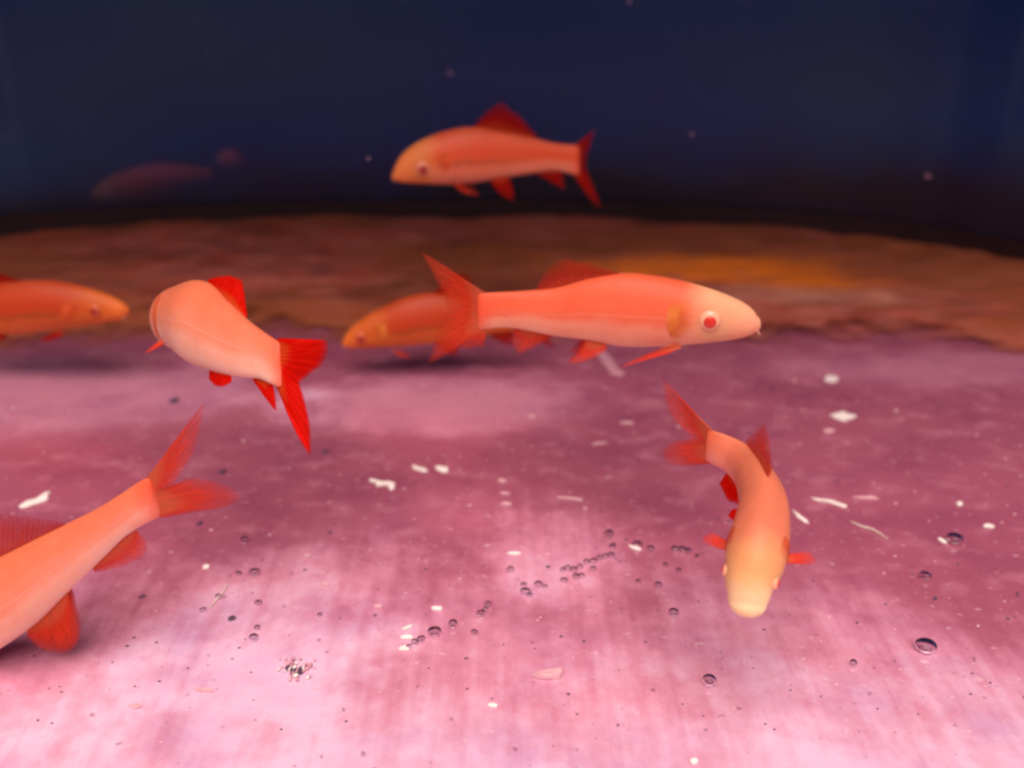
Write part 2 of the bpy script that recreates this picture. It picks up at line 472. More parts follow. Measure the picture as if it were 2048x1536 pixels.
def slab(name, x0, x1, y0, y1, z0, z1, mat, parent=None):
    v = [(x, y, z) for x in (x0, x1) for y in (y0, y1) for z in (z0, z1)]
    f = [(0, 1, 3, 2), (4, 6, 7, 5), (0, 4, 5, 1), (2, 3, 7, 6), (0, 2, 6, 4), (1, 5, 7, 3)]
    return mesh_obj(name, v, f, mat, parent, smooth=False)


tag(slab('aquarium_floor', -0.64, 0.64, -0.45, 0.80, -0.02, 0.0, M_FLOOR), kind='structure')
tag(slab('neighbour_floor', -0.64, 0.64, 0.801, 1.28, -0.17, -0.15, M_BOARD), kind='structure')


def curved_wall(name, z0, z1, off0, off1, mat, parent=None, nz=1):
    vs, fs = [], []
    n = len(WC)
    for off in (off0, off1):
        for k in range(nz + 1):
            for (x, y) in WC:
                vs.append((x, y + off, z0 + (z1 - z0) * k / nz))
    L = n * (nz + 1)
    for k in range(nz):
        for i in range(n - 1):
            a = k * n + i
            fs.append((a, a + 1, a + n + 1, a + n))
            fs.append((L + a, L + a + n, L + a + n + 1, L + a + 1))
    for i in range(n - 1):
        fs.append((i, L + i, L + i + 1, i + 1))
        t = nz * n + i
        fs.append((t, t + 1, L + t + 1, L + t))
    for k in range(nz):
        for i in (0, n - 1):
            a = k * n + i
            fs.append((a, a + n, L + a + n, L + a))
    o = mesh_obj(name, vs, fs, mat, parent)
    o.data.set_sharp_from_angle(angle=0.6)
    return o


pane = tag(empty('back_pane', (0, wall_y(0), 0)), 'dark blue back pane of the aquarium behind all the fish', 'glass wall')
curved_wall('pane_sheet', 0.0015, 0.44, 0.0, 0.006, M_PANE, pane)
curved_wall('silicone_seam', 0.001, 0.022, -0.007, -0.0005, M_SEAM, pane)
tag(slab('added_shade_lid', -0.63, 0.63, 0.29, 0.785, 0.442, 0.450, M_SHADE_LID),  # added out of view to shade the back of the tank
    'unseen grey lid added over the rear of the aquarium to shade it', 'lid')
tag(slab('backing_board', -0.62, 0.62, 1.24, 1.26, -0.149, 0.438, M_BOARD),
    'dark board standing behind the blue back pane', 'board')
for sx, nm in ((-1, 'left'), (1, 'right')):
    x0, x1 = sorted((sx * 0.622, sx * 0.630))
    tag(slab('side_pane', x0, x1, -0.44, 1.23, 0.001, 0.44, M_PANE),
        'dark blue side pane closing the %s end of the aquarium' % nm, 'glass wall', 'side panes of the aquarium')

# bank of brown mulm along the back pane
edge_px = [(-250, 735), (0, 712), (170, 696), (330, 684), (520, 690), (700, 702), (860, 694), (1020, 690), (1180, 692),
           (1300, 700), (1400, 711), (1480, 716), (1560, 712), (1660, 704), (1760, 695), (1850, 690), (1930, 698), (2048, 722), (2300, 790)]
EDGE = [(p.x, p.y) for p in (at_z(*q) for q in edge_px)]
EC = [(v.x, v.y) for v in catmull([(x, y, 0) for x, y in EDGE], 6)]
EC = [(-0.621, EC[0][1])] + [e for e in EC if -0.615 < e[0] < 0.615] + [(0.621, EC[-1][1])]
vs, fs, suv = [], [], []
NX, NT = 320, 80
for i in range(NX + 1):
    x = -0.62 + 1.24 * i / NX
    y1 = wall_y(x) - 0.0065
    y0 = interp(EC, x) + 0.006 * (noise.noise((x * 30, 0, 3)) + 0.5 * noise.noise((x * 80, 1, 3)))
    for j in range(NT + 1):
        t = j / NT
        y = y0 + (y1 - y0) * t
        r = min(1.0, t / 0.22)
        h = 0.0025 * (r * (2 - r)) + 0.006 * t
        n1 = noise.fractal((x * 9, y * 16, 0.3), 1.0, 2.0, 5)
        n2 = noise.fractal((x * 40, y * 70, 5.3), 1.0, 2.0, 4)
        h += r * (0.0045 * n1 + 0.0012 * n2)
        suv.append((x, t))
        vs.append((x, y, max(h, 0.0) * min(1, t / 0.02) + (0.0006 if t > 0.001 else -0.001)))
for i in range(NX):
    for j in range(NT):
        a = i * (NT + 1) + j
        fs.append((a, a + NT + 1, a + NT + 2, a + 1))
tag(mesh_obj('sediment', vs, fs, M_SED, None, suv), 'brown and orange mulm heaped along the back pane', 'sediment', kind='stuff')


# ------------------------------------------------------------------ fish
def resample(pts, fracs):
    """piecewise linear by index fraction"""
    out = []
    for f in fracs:
        q = f * (len(pts) - 1)
        i = min(int(q), len(pts) - 2)
        out.append(pts[i].lerp(pts[i + 1], q - i))
    return out


def smooth_line(pts, n):
    if len(pts) == 2:
        return [Vector(p) for p in pts]
    return catmull(pts, n)


class Body:
    """stations from nose to tail: centre, up half-vector, half width"""
    def __init__(self, st, cap_len=0.45):
        C = catmull([s[0] for s in st], 7)
        U = catmull([s[1] for s in st], 7)
        B = [v.x for v in catmull([(s[2], 0, 0) for s in st], 7)]
        # the body flattens into the root of the tail fin
        end = (C[-1] - C[-2]).normalized()
        for k, (sh, wd) in enumerate(((0.93, 0.62), (0.84, 0.12))):
            C.append(C[-1] + end * U[-1].length * 0.13); U.append(U[-1] * sh); B.append(B[-1] * wd)
        T = []
        for i in range(len(C)):
            a = C[max(0, i - 1)]; b = C[min(len(C) - 1, i + 1)]
            T.append((b - a).normalized())
        # blunt rounded nose
        a0 = U[0].length
        cap = []
        for k in range(6, 0, -1):
            th = k / 6 * math.pi / 2 * 0.97
            cap.append((C[0] - T[0] * a0 * cap_len * math.sin(th), U[0] * math.cos(th), B[0] * math.cos(th), T[0]))
        self.rows = cap + list(zip(C, U, B, T))
        acc, tot = [0.0], 0.0
        for i in range(1, len(self.rows)):
            tot += (self.rows[i][0] - self.rows[i - 1][0]).length
            acc.append(tot)
        self.s = [a / tot for a in acc]
        self.length = tot

    def frame(self, s):
        i = 0
        while i < len(self.s) - 2 and self.s[i + 1] < s:
            i += 1
        t = (s - self.s[i]) / max(1e-9, self.s[i + 1] - self.s[i])
        a, b = self.rows[i], self.rows[i + 1]
        C = a[0].lerp(b[0], t); U = a[1].lerp(b[1], t); B = a[2] + (b[2] - a[2]) * t
        T = a[3].lerp(b[3], t).normalized()
        return C, U, B, T, T.cross(U).normalized()

    @staticmethod
    def section(phi):
        c, s = math.cos(phi), math.sin(phi)
        w = math.copysign(abs(c) ** 0.92, c)
        h = math.copysign(abs(s) ** 0.96, s)
        w *= 1.0 - 0.13 * max(0, s) ** 1.5 + 0.02 * max(0, -s)
        return w, h

    def surf(self, s, phi, off=0.0):
        C, U, B, T, L = self.frame(s)
        w, h = self.section(phi)
        p = C + L * (B * w) + U * h
        nrm = (L * (w / max(B, 1e-6)) + U.normalized() * (h / max(U.length, 1e-6))).normalized()
        return p + nrm * off, nrm

    def build(self, mat, parent, seg=36):
        vs, uv, fs = [], [], []
        for (C, U, B, T), s in zip(self.rows, self.s):
            L = T.cross(U).normalized()
            for k in range(seg):
                w, h = self.section(2 * math.pi * k / seg)
                vs.append(C + L * (B * w) + U * h)
                uv.append((s, 0.5 + 0.5 * h))
        n = len(self.rows)
        for i in range(n - 1):
            for k in range(seg):
                k2 = (k + 1) % seg
                fs.append((i * seg + k, i * seg + k2, (i + 1) * seg + k2, (i + 1) * seg + k))
        fs.append(tuple(range(seg)))
        fs.append(tuple(reversed(range((n - 1) * seg, n * seg))))
        return mesh_obj('body', vs, fs, mat, parent, uv)


def fin(name, base, edge, nrm, mat, parent, thick=0.0004, wave=0.0, rays=26, nv=9, ragged=0.03, label=None, seed=0, push=None):
    """a thin webbed fin between its root line and its free edge, with raised rays"""
    rnd = random.Random(seed + len(name))
    nu = rays * 2
    fr = [i / nu for i in range(nu + 1)]
    bl = resample(smooth_line(base, 6), fr)
    el = resample(edge, fr) if len(edge) < 3 else resample([Vector(p) for p in edge], fr)
    # soften the traced corners of the edge a little
    for _ in range(2):
        el = [el[0]] + [el[i] * 0.6 + (el[i - 1] + el[i + 1]) * 0.2 for i in range(1, nu)] + [el[-1]]
    rags = [1 - ragged * rnd.random() for _ in fr]
    vs, uv, fs = [], [], []
    for side in (1, -1):
        for i in range(nu + 1):
            rag = rags[i]
            for j in range(nv + 1):
                t = j / nv
                p = bl[i].lerp(el[i], t * rag)
                d = (el[i] - bl[i]).length
                wob = wave * d * math.sin(t * 2.2 + fr[i] * 4.0) * t
                th = thick * (1.15 - t) * (1.5 if i % 2 else 0.8)
                if push is not None:
                    p = p + push * (t * t)
                vs.append(p + nrm * (wob + side * th * 0.5))
                uv.append((fr[i], t))
    L = (nu + 1) * (nv + 1)
    w = nv + 1
    for i in range(nu):
        for j in range(nv):
            a = i * w + j
            fs.append((a, a + w, a + w + 1, a + 1))
            fs.append((L + a, L + a + 1, L + a + w + 1, L + a + w))
        fs.append((i * w, L + i * w, L + (i + 1) * w, (i + 1) * w))
        t = i * w + nv
        fs.append((t, t + w, L + t + w, L + t))
    for i in (0, nu):
        for j in range(nv):
            a = i * w + j
            fs.append((a, a + 1, L + a + 1, L + a))
    o = mesh_obj(name, vs, fs, mat, parent, uv)
    if label: o['label'] = label
    return o


def ellipsoid(name, c, axes, mat, parent, seg=20, rings=12):
    vs, fs = [], []
    for i in range(rings + 1):
        th = math.pi * i / rings
        for k in range(seg):
            ph = 2 * math.pi * k / seg
            vs.append(c + axes[0] * (math.sin(th) * math.cos(ph)) + axes[1] * (math.sin(th) * math.sin(ph)) + axes[2] * math.cos(th))
    for i in range(rings):
        for k in range(seg):
            k2 = (k + 1) % seg
            fs.append((i * seg + k, i * seg + k2, (i + 1) * seg + k2, (i + 1) * seg + k))
    return mesh_obj(name, vs, fs, mat, parent)


def tube(name, pts, radii, mat, parent, seg=8):
    P = catmull(pts, 5)
    R = [v.x for v in catmull([(r, 0, 0) for r in radii], 5)]
    vs, fs = [], []
    ref = Vector((0.3, 0.2, 1))
    for i, p in enumerate(P):
        t = (P[min(i + 1, len(P) - 1)] - P[max(0, i - 1)]).normalized()
        a = t.cross(ref).normalized(); b = t.cross(a)
        for k in range(seg):
            ph = 2 * math.pi * k / seg
            vs.append(p + (a * math.cos(ph) + b * math.sin(ph)) * max(R[i], 1e-5))
    for i in range(len(P) - 1):
        for k in range(seg):
            k2 = (k + 1) % seg
            fs.append((i * seg + k, i * seg + k2, (i + 1) * seg + k2, (i + 1) * seg + k))
    fs.append(tuple(range(seg))); fs.append(tuple(reversed(range((len(P) - 1) * seg, len(P) * seg))))
    return mesh_obj(name, vs, fs, mat, parent)


def head_parts(bd, root, eye_s, eye_phi, eye_r, gill=(0.22, 0.30), gmat=None, pupil=0.56, barbels=True, gphi=(-0.75, 0.62), emat=None):
    for sd in (1, -1):
        phi = eye_phi if sd == 1 else math.pi - eye_phi
        p, n = bd.surf(eye_s, phi)
        T = bd.frame(eye_s)[3]
        a = (T - n * T.dot(n)).normalized(); b = n.cross(a)
        e = ellipsoid('eye', p - n * eye_r * 0.15, (a * eye_r, b * eye_r, n * eye_r * 0.5), emat or M_EYE, root)
        pr = eye_r * pupil
        ellipsoid('pupil', p + n * eye_r * 0.27, (a * pr, b * pr, n * eye_r * 0.16), M_PUPIL_DARK if emat else M_PUPIL, e, 16, 8)
        # gill cover plate
        vs, fs, guv = [], [], []
        ns, npf = 10, 14
        for i in range(ns + 1):
            for k in range(npf + 1):
                v = k / npf
                ph = gphi[0] + (gphi[1] - gphi[0]) * v
                bow = 0.025 * math.sin(math.pi * v)
                s0 = gill[0] + 0.05 * (0.5 - v)
                s = s0 + (gill[1] + bow - s0) * i / ns
                guv.append((i / ns, v))
                if sd == -1: ph = math.pi - ph
                rim = min(i / ns, 1 - i / ns, v, 1 - v)
                off = 0.00028 * min(1, rim * 6) - 0.00012
                vs.append(bd.surf(s, ph, off)[0])
        for i in range(ns):
            for k in range(npf):
                q = i * (npf + 1) + k
                fs.append((q, q + npf + 1, q + npf + 2, q + 1))
        mesh_obj('gill_cover', vs, fs, gmat or M_GILL, root, guv)
    # mouth: a pale lip low on the snout
    r_lip = bd.length * 0.0020
    pts = [bd.surf(0.03, ph, -r_lip * 0.3)[0] for ph in (-0.5, -0.9, -1.57, -2.24, -2.64)]
    r = bd.length * 0.0020
    tube('lip', pts, [r * 0.4, r, r * 1.1, r, r * 0.4], M_LIP, root)
    if barbels:
        for ph in (-0.6, -2.54):
            p, n = bd.surf(0.02, ph)
            T = bd.frame(0.0)[3]
            q = p + n * 0.0011 - T * 0.0010 + Vector((0, 0, -0.0007))
            tube('barbel', [p - n * 0.0006, p.lerp(q, 0.5) - T * 0.0004, q], [0.0002, 0.00016, 0.00008], M_LIP, root, 6)


def plane_body(top, bot, p, n, ratio):
    st = []
    for i, (a, b) in enumerate(zip(top, bot)):
        A, B = at_plane(*a, p, n), at_plane(*b, p, n)
        h = (A - B) * 0.5
        st.append(((A + B) * 0.5, h, h.length * ratio(i / (len(top) - 1))))
    return Body(st)


def ratio_std(t):
    return interp([(0, 0.85), (0.12, 0.78), (0.3, 0.68), (0.6, 0.55), (0.85, 0.42), (1.0, 0.30)], t)


FG = 'red finned orange fish swimming in the tank'


def side_fish(label, y, yaw, top, bot, skin, fins, eye, x_ref=None, gill=(0.22, 0.30), gmat=None, group=FG, emat=None, gphi=(-0.75, 0.62)):
    mx = sum(a[0] for a in top) / len(top) if x_ref is None else x_ref
    my = sum(a[1] for a in top) / len(top)
    n = Vector((math.sin(yaw), math.cos(yaw), 0))
    d = ray(mx, my)
    p = CAM + d * (y / d.y)
    bd = plane_body(top, bot, p, n, ratio_std)
    c = bd.frame(0.5)[0]
    root = tag(empty('fish', (c.x, c.y, c.z)), label, 'fish', group)
    bd.build(skin, root)
    P = lambda q: at_plane(q[0], q[1], p, n)
    for k, (nm, base, edge, mat, opt) in enumerate(fins):
        B = [P(q) for q in base]; E = [P(q) for q in edge]
        if nm in ('pelvic_fin', 'pectoral_fin'):
            for sd in (-1, 1):      # near side, far side
                o = opt.get('out', 0.004); bs = opt.get('base', 0.004)
                fin(nm, [b + n * sd * bs for b in B], [e + n * sd * o for e in E], n, mat, root, wave=0.05, rays=opt.get('rays', 12), seed=k)
        else:
            fin(nm, B, E, n, mat, root, wave=opt.get('wave', 0.06), rays=opt.get('rays', 26), seed=k, ragged=opt.get('ragged', 0.03))
    head_parts(bd, root, *eye, gill=gill, gmat=gmat, gphi=gphi, emat=emat)
    return root, bd


# fish swimming right in the middle of the tank
B_top = [(1516, 634), (1504, 618), (1478, 601), (1426, 580), (1358, 561), (1300, 551), (1246, 547), (1179, 557), (1111, 575), (1044, 582), (1000, 584), (962, 586)]
B_bot = [(1516, 659), (1504, 667), (1478, 675), (1426, 682), (1358, 688), (1300, 691), (1240, 690), (1170, 678), (1100, 669), (1030, 656), (995, 655), (962, 660)]
side_fish('salmon orange fish facing right with a pale ringed eye, largest whole fish', 0.31, 0.10, B_top, B_bot, CORAL, [
    ('dorsal_fin', [(1080, 583), (1160, 566), (1240, 550)], [(1072, 574), (1088, 548), (1108, 526), (1130, 514), (1160, 520), (1195, 531), (1240, 546)], FIN_THIN, {}),
    ('tail_fin', [(974, 588), (970, 622), (974, 657)], [(836, 505), (862, 545), (886, 590), (893, 620), (876, 660), (866, 690), (858, 724), (910, 700), (968, 694)], FIN_SOFT, {'wave': 0.10, 'rays': 34}),
    ('anal_fin', [(1032, 652), (1070, 658), (1104, 666)], [(1024, 668), (1026, 692), (1036, 709), (1070, 694), (1106, 674)], FIN_SOFT, {'rays': 16}),
    ('pelvic_fin', [(1178, 674), (1196, 680), (1212, 684)], [(1156, 690), (1133, 717), (1160, 716), (1196, 702), (1214, 690)], FIN_SOFT, {'base': 0.002, 'out': 0.005}),
    ('pectoral_fin', [(1348, 672), (1356, 676), (1362, 680)], [(1246, 706), (1240, 711), (1258, 704), (1320, 688)], FIN_SOFT, {'base': 0.0062, 'out': 0.011}),
], (0.185, 0.02, 0.0038), gill=(0.225, 0.315))

# fish near the blue pane
A_top = [(786, 343), (793, 326), (805, 308), (828, 289), (862, 272), (900, 260), (945, 254), (1000, 262), (1060, 274), (1110, 286), (1153, 290)]
A_bot = [(786, 358), (793, 362), (808, 365), (832, 366), (865, 367), (900, 368), (950, 364), (1000, 356), (1060, 347), (1110, 341), (1153, 351)]
side_fish('orange fish facing left high up against the dark blue pane', 0.49, -0.12, A_top, A_bot, ORANGE, [
    ('dorsal_fin', [(950, 256), (1010, 265), (1072, 277)], [(952, 246), (972, 224), (992, 208), (1008, 202), (1020, 218), (1036, 226), (1052, 246), (1074, 272)], FIN_DEEP, {}),
    ('tail_fin', [(1148, 292), (1145, 320), (1148, 349)], [(1192, 257), (1182, 290), (1173, 318), (1172, 338), (1184, 364), (1196, 396), (1203, 421), (1172, 390), (1152, 358)], FIN_DEEP, {'ragged': 0.01}),
    ('anal_fin', [(1070, 342), (1095, 338), (1122, 339)], [(1076, 350), (1104, 366), (1129, 381), (1128, 358), (1124, 344)], FIN_DEEP, {'rays': 14}),
    ('pelvic_fin', [(978, 354), (996, 352), (1016, 350)], [(988, 374), (1006, 392), (1027, 400), (1026, 378), (1018, 356)], FIN_DEEP, {'base': 0.002, 'out': 0.004}),
    ('pectoral_fin', [(893, 350), (900, 356), (908, 361)], [(925, 380), (956, 384), (950, 372), (920, 362)], FIN_SOFT, {'base': 0.007, 'out': 0.010}),
], (0.175, math.pi + 0.18, 0.0038), gmat=M_GILL_RED, emat=M_EYE_PINK, gphi=(-0.45, 0.35))

# smaller fish behind the big tail
C_top = [(686, 679), (692, 668), (707, 651), (728, 636), (752, 622), (797, 600), (842, 588), (880, 588), (920, 598), (970, 612), (1020, 622), (1060, 626)]
C_bot = [(686, 690), (694, 694), (710, 696), (730, 695), (752, 694), (797, 692), (835, 689), (875, 684), (920, 677), (970, 668), (1020, 662), (1060, 664)]
side_fish(
    'small dusky orange fish half hidden behind the big tail fin', 0.45, -0.06, C_top, C_bot, DEEP, [
    ('dorsal_fin', [(868, 590), (910, 598), (960, 612)], [(872, 580), (900, 556), (925, 540), (942, 556), (966, 604)], FIN_DEEP, {}),
    ('tail_fin', [(1055, 628), (1052, 645), (1055, 662)], [(1110, 590), (1090, 620), (1085, 645), (1092, 668), (1118, 700), (1090, 690), (1062, 668)], FIN_DEEP, {}),
    ('anal_fin', [(975, 664), (1000, 662), (1022, 658)], [(985, 676), (1010, 690), (1028, 694), (1030, 676), (1026, 664)], FIN_DEEP, {'rays': 14}),
    ('pelvic_fin', [(868, 680), (885, 678), (902, 676)], [(880, 690), (896, 702), (916, 706), (914, 690), (905, 680)], FIN_DEEP, {'base': 0.002, 'out': 0.004}),
    ('pectoral_fin', [(782, 684), (790, 688), (798, 690)], [(800, 699), (822, 701), (822, 694), (806, 688)], FIN_SOFT, {'base': 0.008, 'out': 0.010}),
], (0.115, math.pi + 0.05, 0.0032), gill=(0.16, 0.235), emat=M_EYE_ORANGE)

# fish cut off by the left edge of the picture
D_top = [(255, 614), (247, 607), (234, 599), (205, 586), (161, 573), (117, 564), (73, 561), (37, 563), (0, 568), (-60, 582), (-120, 594), (-160, 598)]
D_bot = [(255, 630), (249, 636), (236, 640), (205, 645), (161, 651), (117, 658), (73, 663), (37, 666), (0, 667), (-60, 658), (-120, 648), (-160, 646)]
side_fish('deep orange fish facing right, cut off by the left edge', 0.44, 0.08, D_top, D_bot, DEEP, [
    ('dorsal_fin', [(-55, 582), (-8, 571), (38, 565)], [(-62, 572), (-50, 548), (-28, 530), (-8, 538), (14, 550), (40, 561)], FIN_DEEP, {}),
    ('tail_fin', [(-156, 600), (-153, 622), (-156, 644)], [(-225, 560), (-200, 595), (-195, 622), (-205, 650), (-232, 690), (-200, 675), (-160, 652)], FIN_DEEP, {}),
    ('anal_fin', [(-100, 650), (-78, 654), (-55, 658)], [(-108, 664), (-100, 682), (-90, 686), (-70, 672), (-52, 662)], FIN_DEEP, {'rays': 14}),
    ('pelvic_fin', [(-18, 664), (-2, 664), (14, 664)], [(-28, 678), (-20, 692), (-6, 690), (6, 680), (16, 668)], FIN_DEEP, {'base': 0.002, 'out': 0.004}),
    ('pectoral_fin', [(134, 648), (140, 652), (148, 652)], [(104, 662), (100, 668), (120, 668), (146, 656)], FIN_DEEP, {'base': 0.008, 'out': 0.010}),
], (0.135, 0.05, 0.0030), gill=(0.18, 0.255), gmat=M_GILL_RED, emat=M_EYE_ORANGE, gphi=(-0.55, 0.45))

# fish in the left foreground, only its rear half in the picture
F_top = [(-372, 1404), (-350, 1360), (-300, 1304), (-220, 1236), (-110, 1166), (0, 1113), (91, 1068), (182, 1024), (237, 991), (270, 969), (292, 956)]
F_bot = [(-354, 1424), (-318, 1422), (-238, 1412), (-140, 1376), (-38, 1318), (66, 1250), (146, 1174), (214, 1108), (256, 1068), (292, 1046), (317, 1034)]
side_fish('salmon fish in the left foreground showing only its rear half and tail', 0.235, -0.05, F_top, F_bot, SALMON, [
    ('dorsal_fin', [(-110, 1170), (10, 1112), (128, 1054)], [(-100, 1120), (-50, 1050), (-5, 1022), (40, 1026), (90, 1036), (132, 1046)], FIN_THIN, {}),
    ('tail_fin', [(290, 960), (302, 996), (314, 1032)], [(409, 804), (400, 862), (386, 910), (352, 962), (350, 972), (384, 952), (430, 958), (470, 972), (486, 991), (456, 1012), (400, 1022), (326, 1036)], FIN_SOFT, {'wave': 0.05, 'rays': 34, 'ragged': 0.015}),
    ('anal_fin', [(186, 1136), (230, 1090), (272, 1060)], [(190, 1146), (240, 1136), (288, 1114), (299, 1098), (292, 1078), (276, 1064)], FIN_SOFT, {'rays': 18}),
    ('pelvic_fin', [(58, 1256), (100, 1214), (138, 1180)], [(58, 1272), (84, 1296), (130, 1302), (160, 1288), (162, 1250), (144, 1188)], FIN_SOFT, {'base': 0.0012, 'out': 0.0012}),
    ('pectoral_fin', [(-180, 1380), (-170, 1390), (-160, 1395)], [(-130, 1440), (-110, 1450), (-100, 1440), (-130, 1410)], FIN_SOFT, {'base': 0.008, 'out': 0.010}),
], (0.15, 0.0, 0.0034), x_ref=200)

# fish turning away from the viewer
E_st = [((337, 611), (337, 641), .372), ((334, 600), (336, 656), .362), ((334, 589), (340, 676), .349), ((342, 579), (346, 692), .335),
        ((362, 570), (364, 704), .322), ((393, 560), (393, 728), .309), ((424, 569), (420, 739), .302), ((453, 600), (452, 749), .296),
        ((486, 632), (490, 755), .291), ((520, 658), (520, 758), .288), ((546, 676), (543, 768), .2855), ((560, 684), (556, 774), .2845)]
st = []
for i, (a, b, d) in enumerate(E_st):
    A, B = at(*a, d), at(*b, d)
    h = (A - B) * 0.5
    st.append(((A + B) * 0.5, h, h.length * interp([(0, 0.9), (0.2, 0.78), (0.35, 0.66), (0.6, 0.52), (1.0, 0.28)], i / 11)))
bd = Body(st)
c = bd.frame(0.5)[0]
E = tag(empty('fish', c), 'salmon fish turned away with bright red fins and a hanging tail', 'fish', FG)
bd.build(SALMON, E)
nE = bd.frame(0.7)[4]
Pd = lambda d0: (lambda q: at(q[0], q[1], d0(q[0]) if callable(d0) else d0))
dep = lambda x: interp([(290, .335), (400, .307), (450, .297), (555, .285), (660, .272)], x)
Q = lambda L: [at(x, y, dep(x)) for x, y in L]
fin('dorsal_fin', Q([(416, 568), (452, 604), (492, 640)]), Q([(418, 558), (436, 553), (458, 549), (480, 558), (487, 585), (494, 628)]), nE, FIN_RED, E, wave=0.08, seed=3)
fin('tail_fin', Q([(552, 684), (552, 726), (550, 770)]), Q([(560, 676), (620, 678), (657, 679), (652, 704), (632, 732), (590, 764), (597, 800), (604, 850), (603, 918), (586, 872), (556, 780)]), nE, FIN_RED, E, wave=0.16, rays=34, ragged=0.01, seed=4)
fin('anal_fin', Q([(504, 750), (522, 753), (542, 758)]), Q([(508, 764), (530, 796), (553, 826), (552, 800), (546, 768)]), nE, FIN_RED, E, rays=14, seed=5)
for k, o in ((-1, .006), (1, .003)):
    off = Vector((0, -k * o * 0.6, 0))
    fin('pelvic_fin', [p + off for p in Q([(424, 726), (444, 732), (464, 738)])], [p + off * 1.4 for p in Q([(422, 752), (434, 766), (452, 768), (468, 758)])], nE, FIN_RED, E, rays=10, seed=6)
fin('pectoral_fin', [at(326, 676, .325), at(332, 680, .325), at(338, 686, .325)], [at(292, 702, .318), at(287, 709, .316), at(300, 704, .317), at(320, 692, .322)], nE, FIN_SOFT, E, rays=8, seed=7)
fin('pectoral_fin', [at(352, 676, .36), at(356, 680, .36), at(360, 684, .36)], [at(352, 690, .372), at(350, 694, .375), at(356, 694, .372), at(362, 690, .368)], nE, FIN_SOFT, E, rays=8, seed=7)
head_parts(bd, E, 0.13, 0.1, 0.003, gill=(0.37, 0.425), gmat=M_GILL_RED, gphi=(-1.1, 1.0))

# fish coming towards the viewer, seen from above
G_px = [(1495, 1206, 38, 30), (1497, 1188, 43, 40), (1500, 1160, 51, 52), (1508, 1128, 58, 64), (1516, 1090, 60, 70), (1524, 1050, 55, 70), (1526, 1010, 48, 66), (1514, 972, 38, 58),
        (1494, 938, 27, 48), (1466, 913, 18, 40), (1440, 900, 13, 37), (1418, 892, 9, 36)]
gz = [0.045, .047, .050, .053, .056, .058, .060, .061, .062, .063, .064, .064]
cs = [at_z(x, y, z) for (x, y, *_), z in zip(G_px, gz)]
st = []
for i, (x, y, b, a) in enumerate(G_px):
    d = (cs[i] - CAM).dot(FWD)
    t = (cs[min(i + 1, 11)] - cs[max(i - 1, 0)]).normalized()
    u = Vector((0, 0, 1)); u = (u - t * u.dot(t)).normalized()
    st.append((cs[i], u * (a * d / F), b * d / F))
bd = Body(st, 0.95)
c = bd.frame(0.5)[0]
G = tag(empty('fish', c), 'curved orange fish seen from above, pale blunt snout pointing at the viewer', 'fish', FG)
bd.build(FLAME, G)


def gplane(s):
    C, U, B, T, L = bd.frame(s)
    h = Vector((L.x, L.y, 0)).normalized()
    return C, h


C0, h0 = gplane(0.97)
Q = lambda L: [at_plane(x, y, C0, h0) for x, y in L]
fin('tail_fin', Q([(1426, 862), (1424, 892), (1428, 922)]), Q([(1318, 760), (1326, 800), (1342, 836), (1382, 872), (1378, 878), (1346, 880), (1327, 902), (1340, 926), (1376, 932), (1420, 928)]), h0, FIN_SOFT, G, wave=0.08, rays=32, ragged=0.015, seed=8)
tops = [bd.surf(q, math.pi / 2, -0.001)[0] for q in (0.80, 0.66, 0.53)]
h1 = (tops[2] - tops[0]).cross(Vector((0, 0, 1))).normalized()
Q = lambda L: [at_plane(x, y, tops[1], h1) for x, y in L]
fin('dorsal_fin', tops, Q([(1492, 890), (1494, 876), (1506, 868), (1516, 856), (1524, 843), (1534, 870), (1541, 900), (1545, 938)]), h1, FIN_SOFT, G, wave=0.05, rays=22, seed=9)
lo = [bd.surf(s, -math.pi / 2, -0.001)[0] for s in (0.86, 0.8, 0.74)]
fin('anal_fin', lo, [lo[0] + Vector((-.002, .002, -.006)), lo[1] + Vector((-.002, .002, -.009)), lo[2] + Vector((0, .002, -.007)), lo[2] + Vector((0, 0, -.001))], gplane(.8)[1], FIN_RED, G, rays=14, seed=10)
for sd in (1, -1):
    ph = -0.35 if sd == 1 else math.pi + 0.35
    C2, U2, B2, T2, L2 = bd.frame(0.30)
    base = [bd.surf(s, ph, -0.0008)[0] for s in (0.26, 0.28, 0.30)]
    o = L2 * sd
    fin('pectoral_fin', base, [base[0] + o * .0072 + T2 * .0006 + Vector((0, 0, .0006)), base[1] + o * .0085 + T2 * .0015, base[2] + o * .0065 + T2 * .003, base[2] + o * .001 + T2 * .001], U2.normalized(), FIN_SOFT, G, rays=10, seed=11)
    ph = -1.0 if sd == 1 else math.pi + 1.0
    base = [bd.surf(s, ph, -0.0008)[0] for s in (0.56, 0.59, 0.62)]
    o = (bd.frame(0.6)[4] * sd)
    fin('pelvic_fin', base, [base[0] + o * .003 + Vector((0, .002, -.003)), base[1] + o * .0045 + Vector((0, .004, -.004)), base[2] + o * .003 + Vector((0, .004, -.003)), base[2] + Vector((0, .0004, -.0004))], Vector((0, 0, 1)), FIN_RED, G, rays=10, seed=12)
head_parts(bd, G, 0.155, 0.16, 0.0019, gill=(0.22, 0.30), gmat=M_GILL_RED, gphi=(-0.5, 0.75), barbels=False)

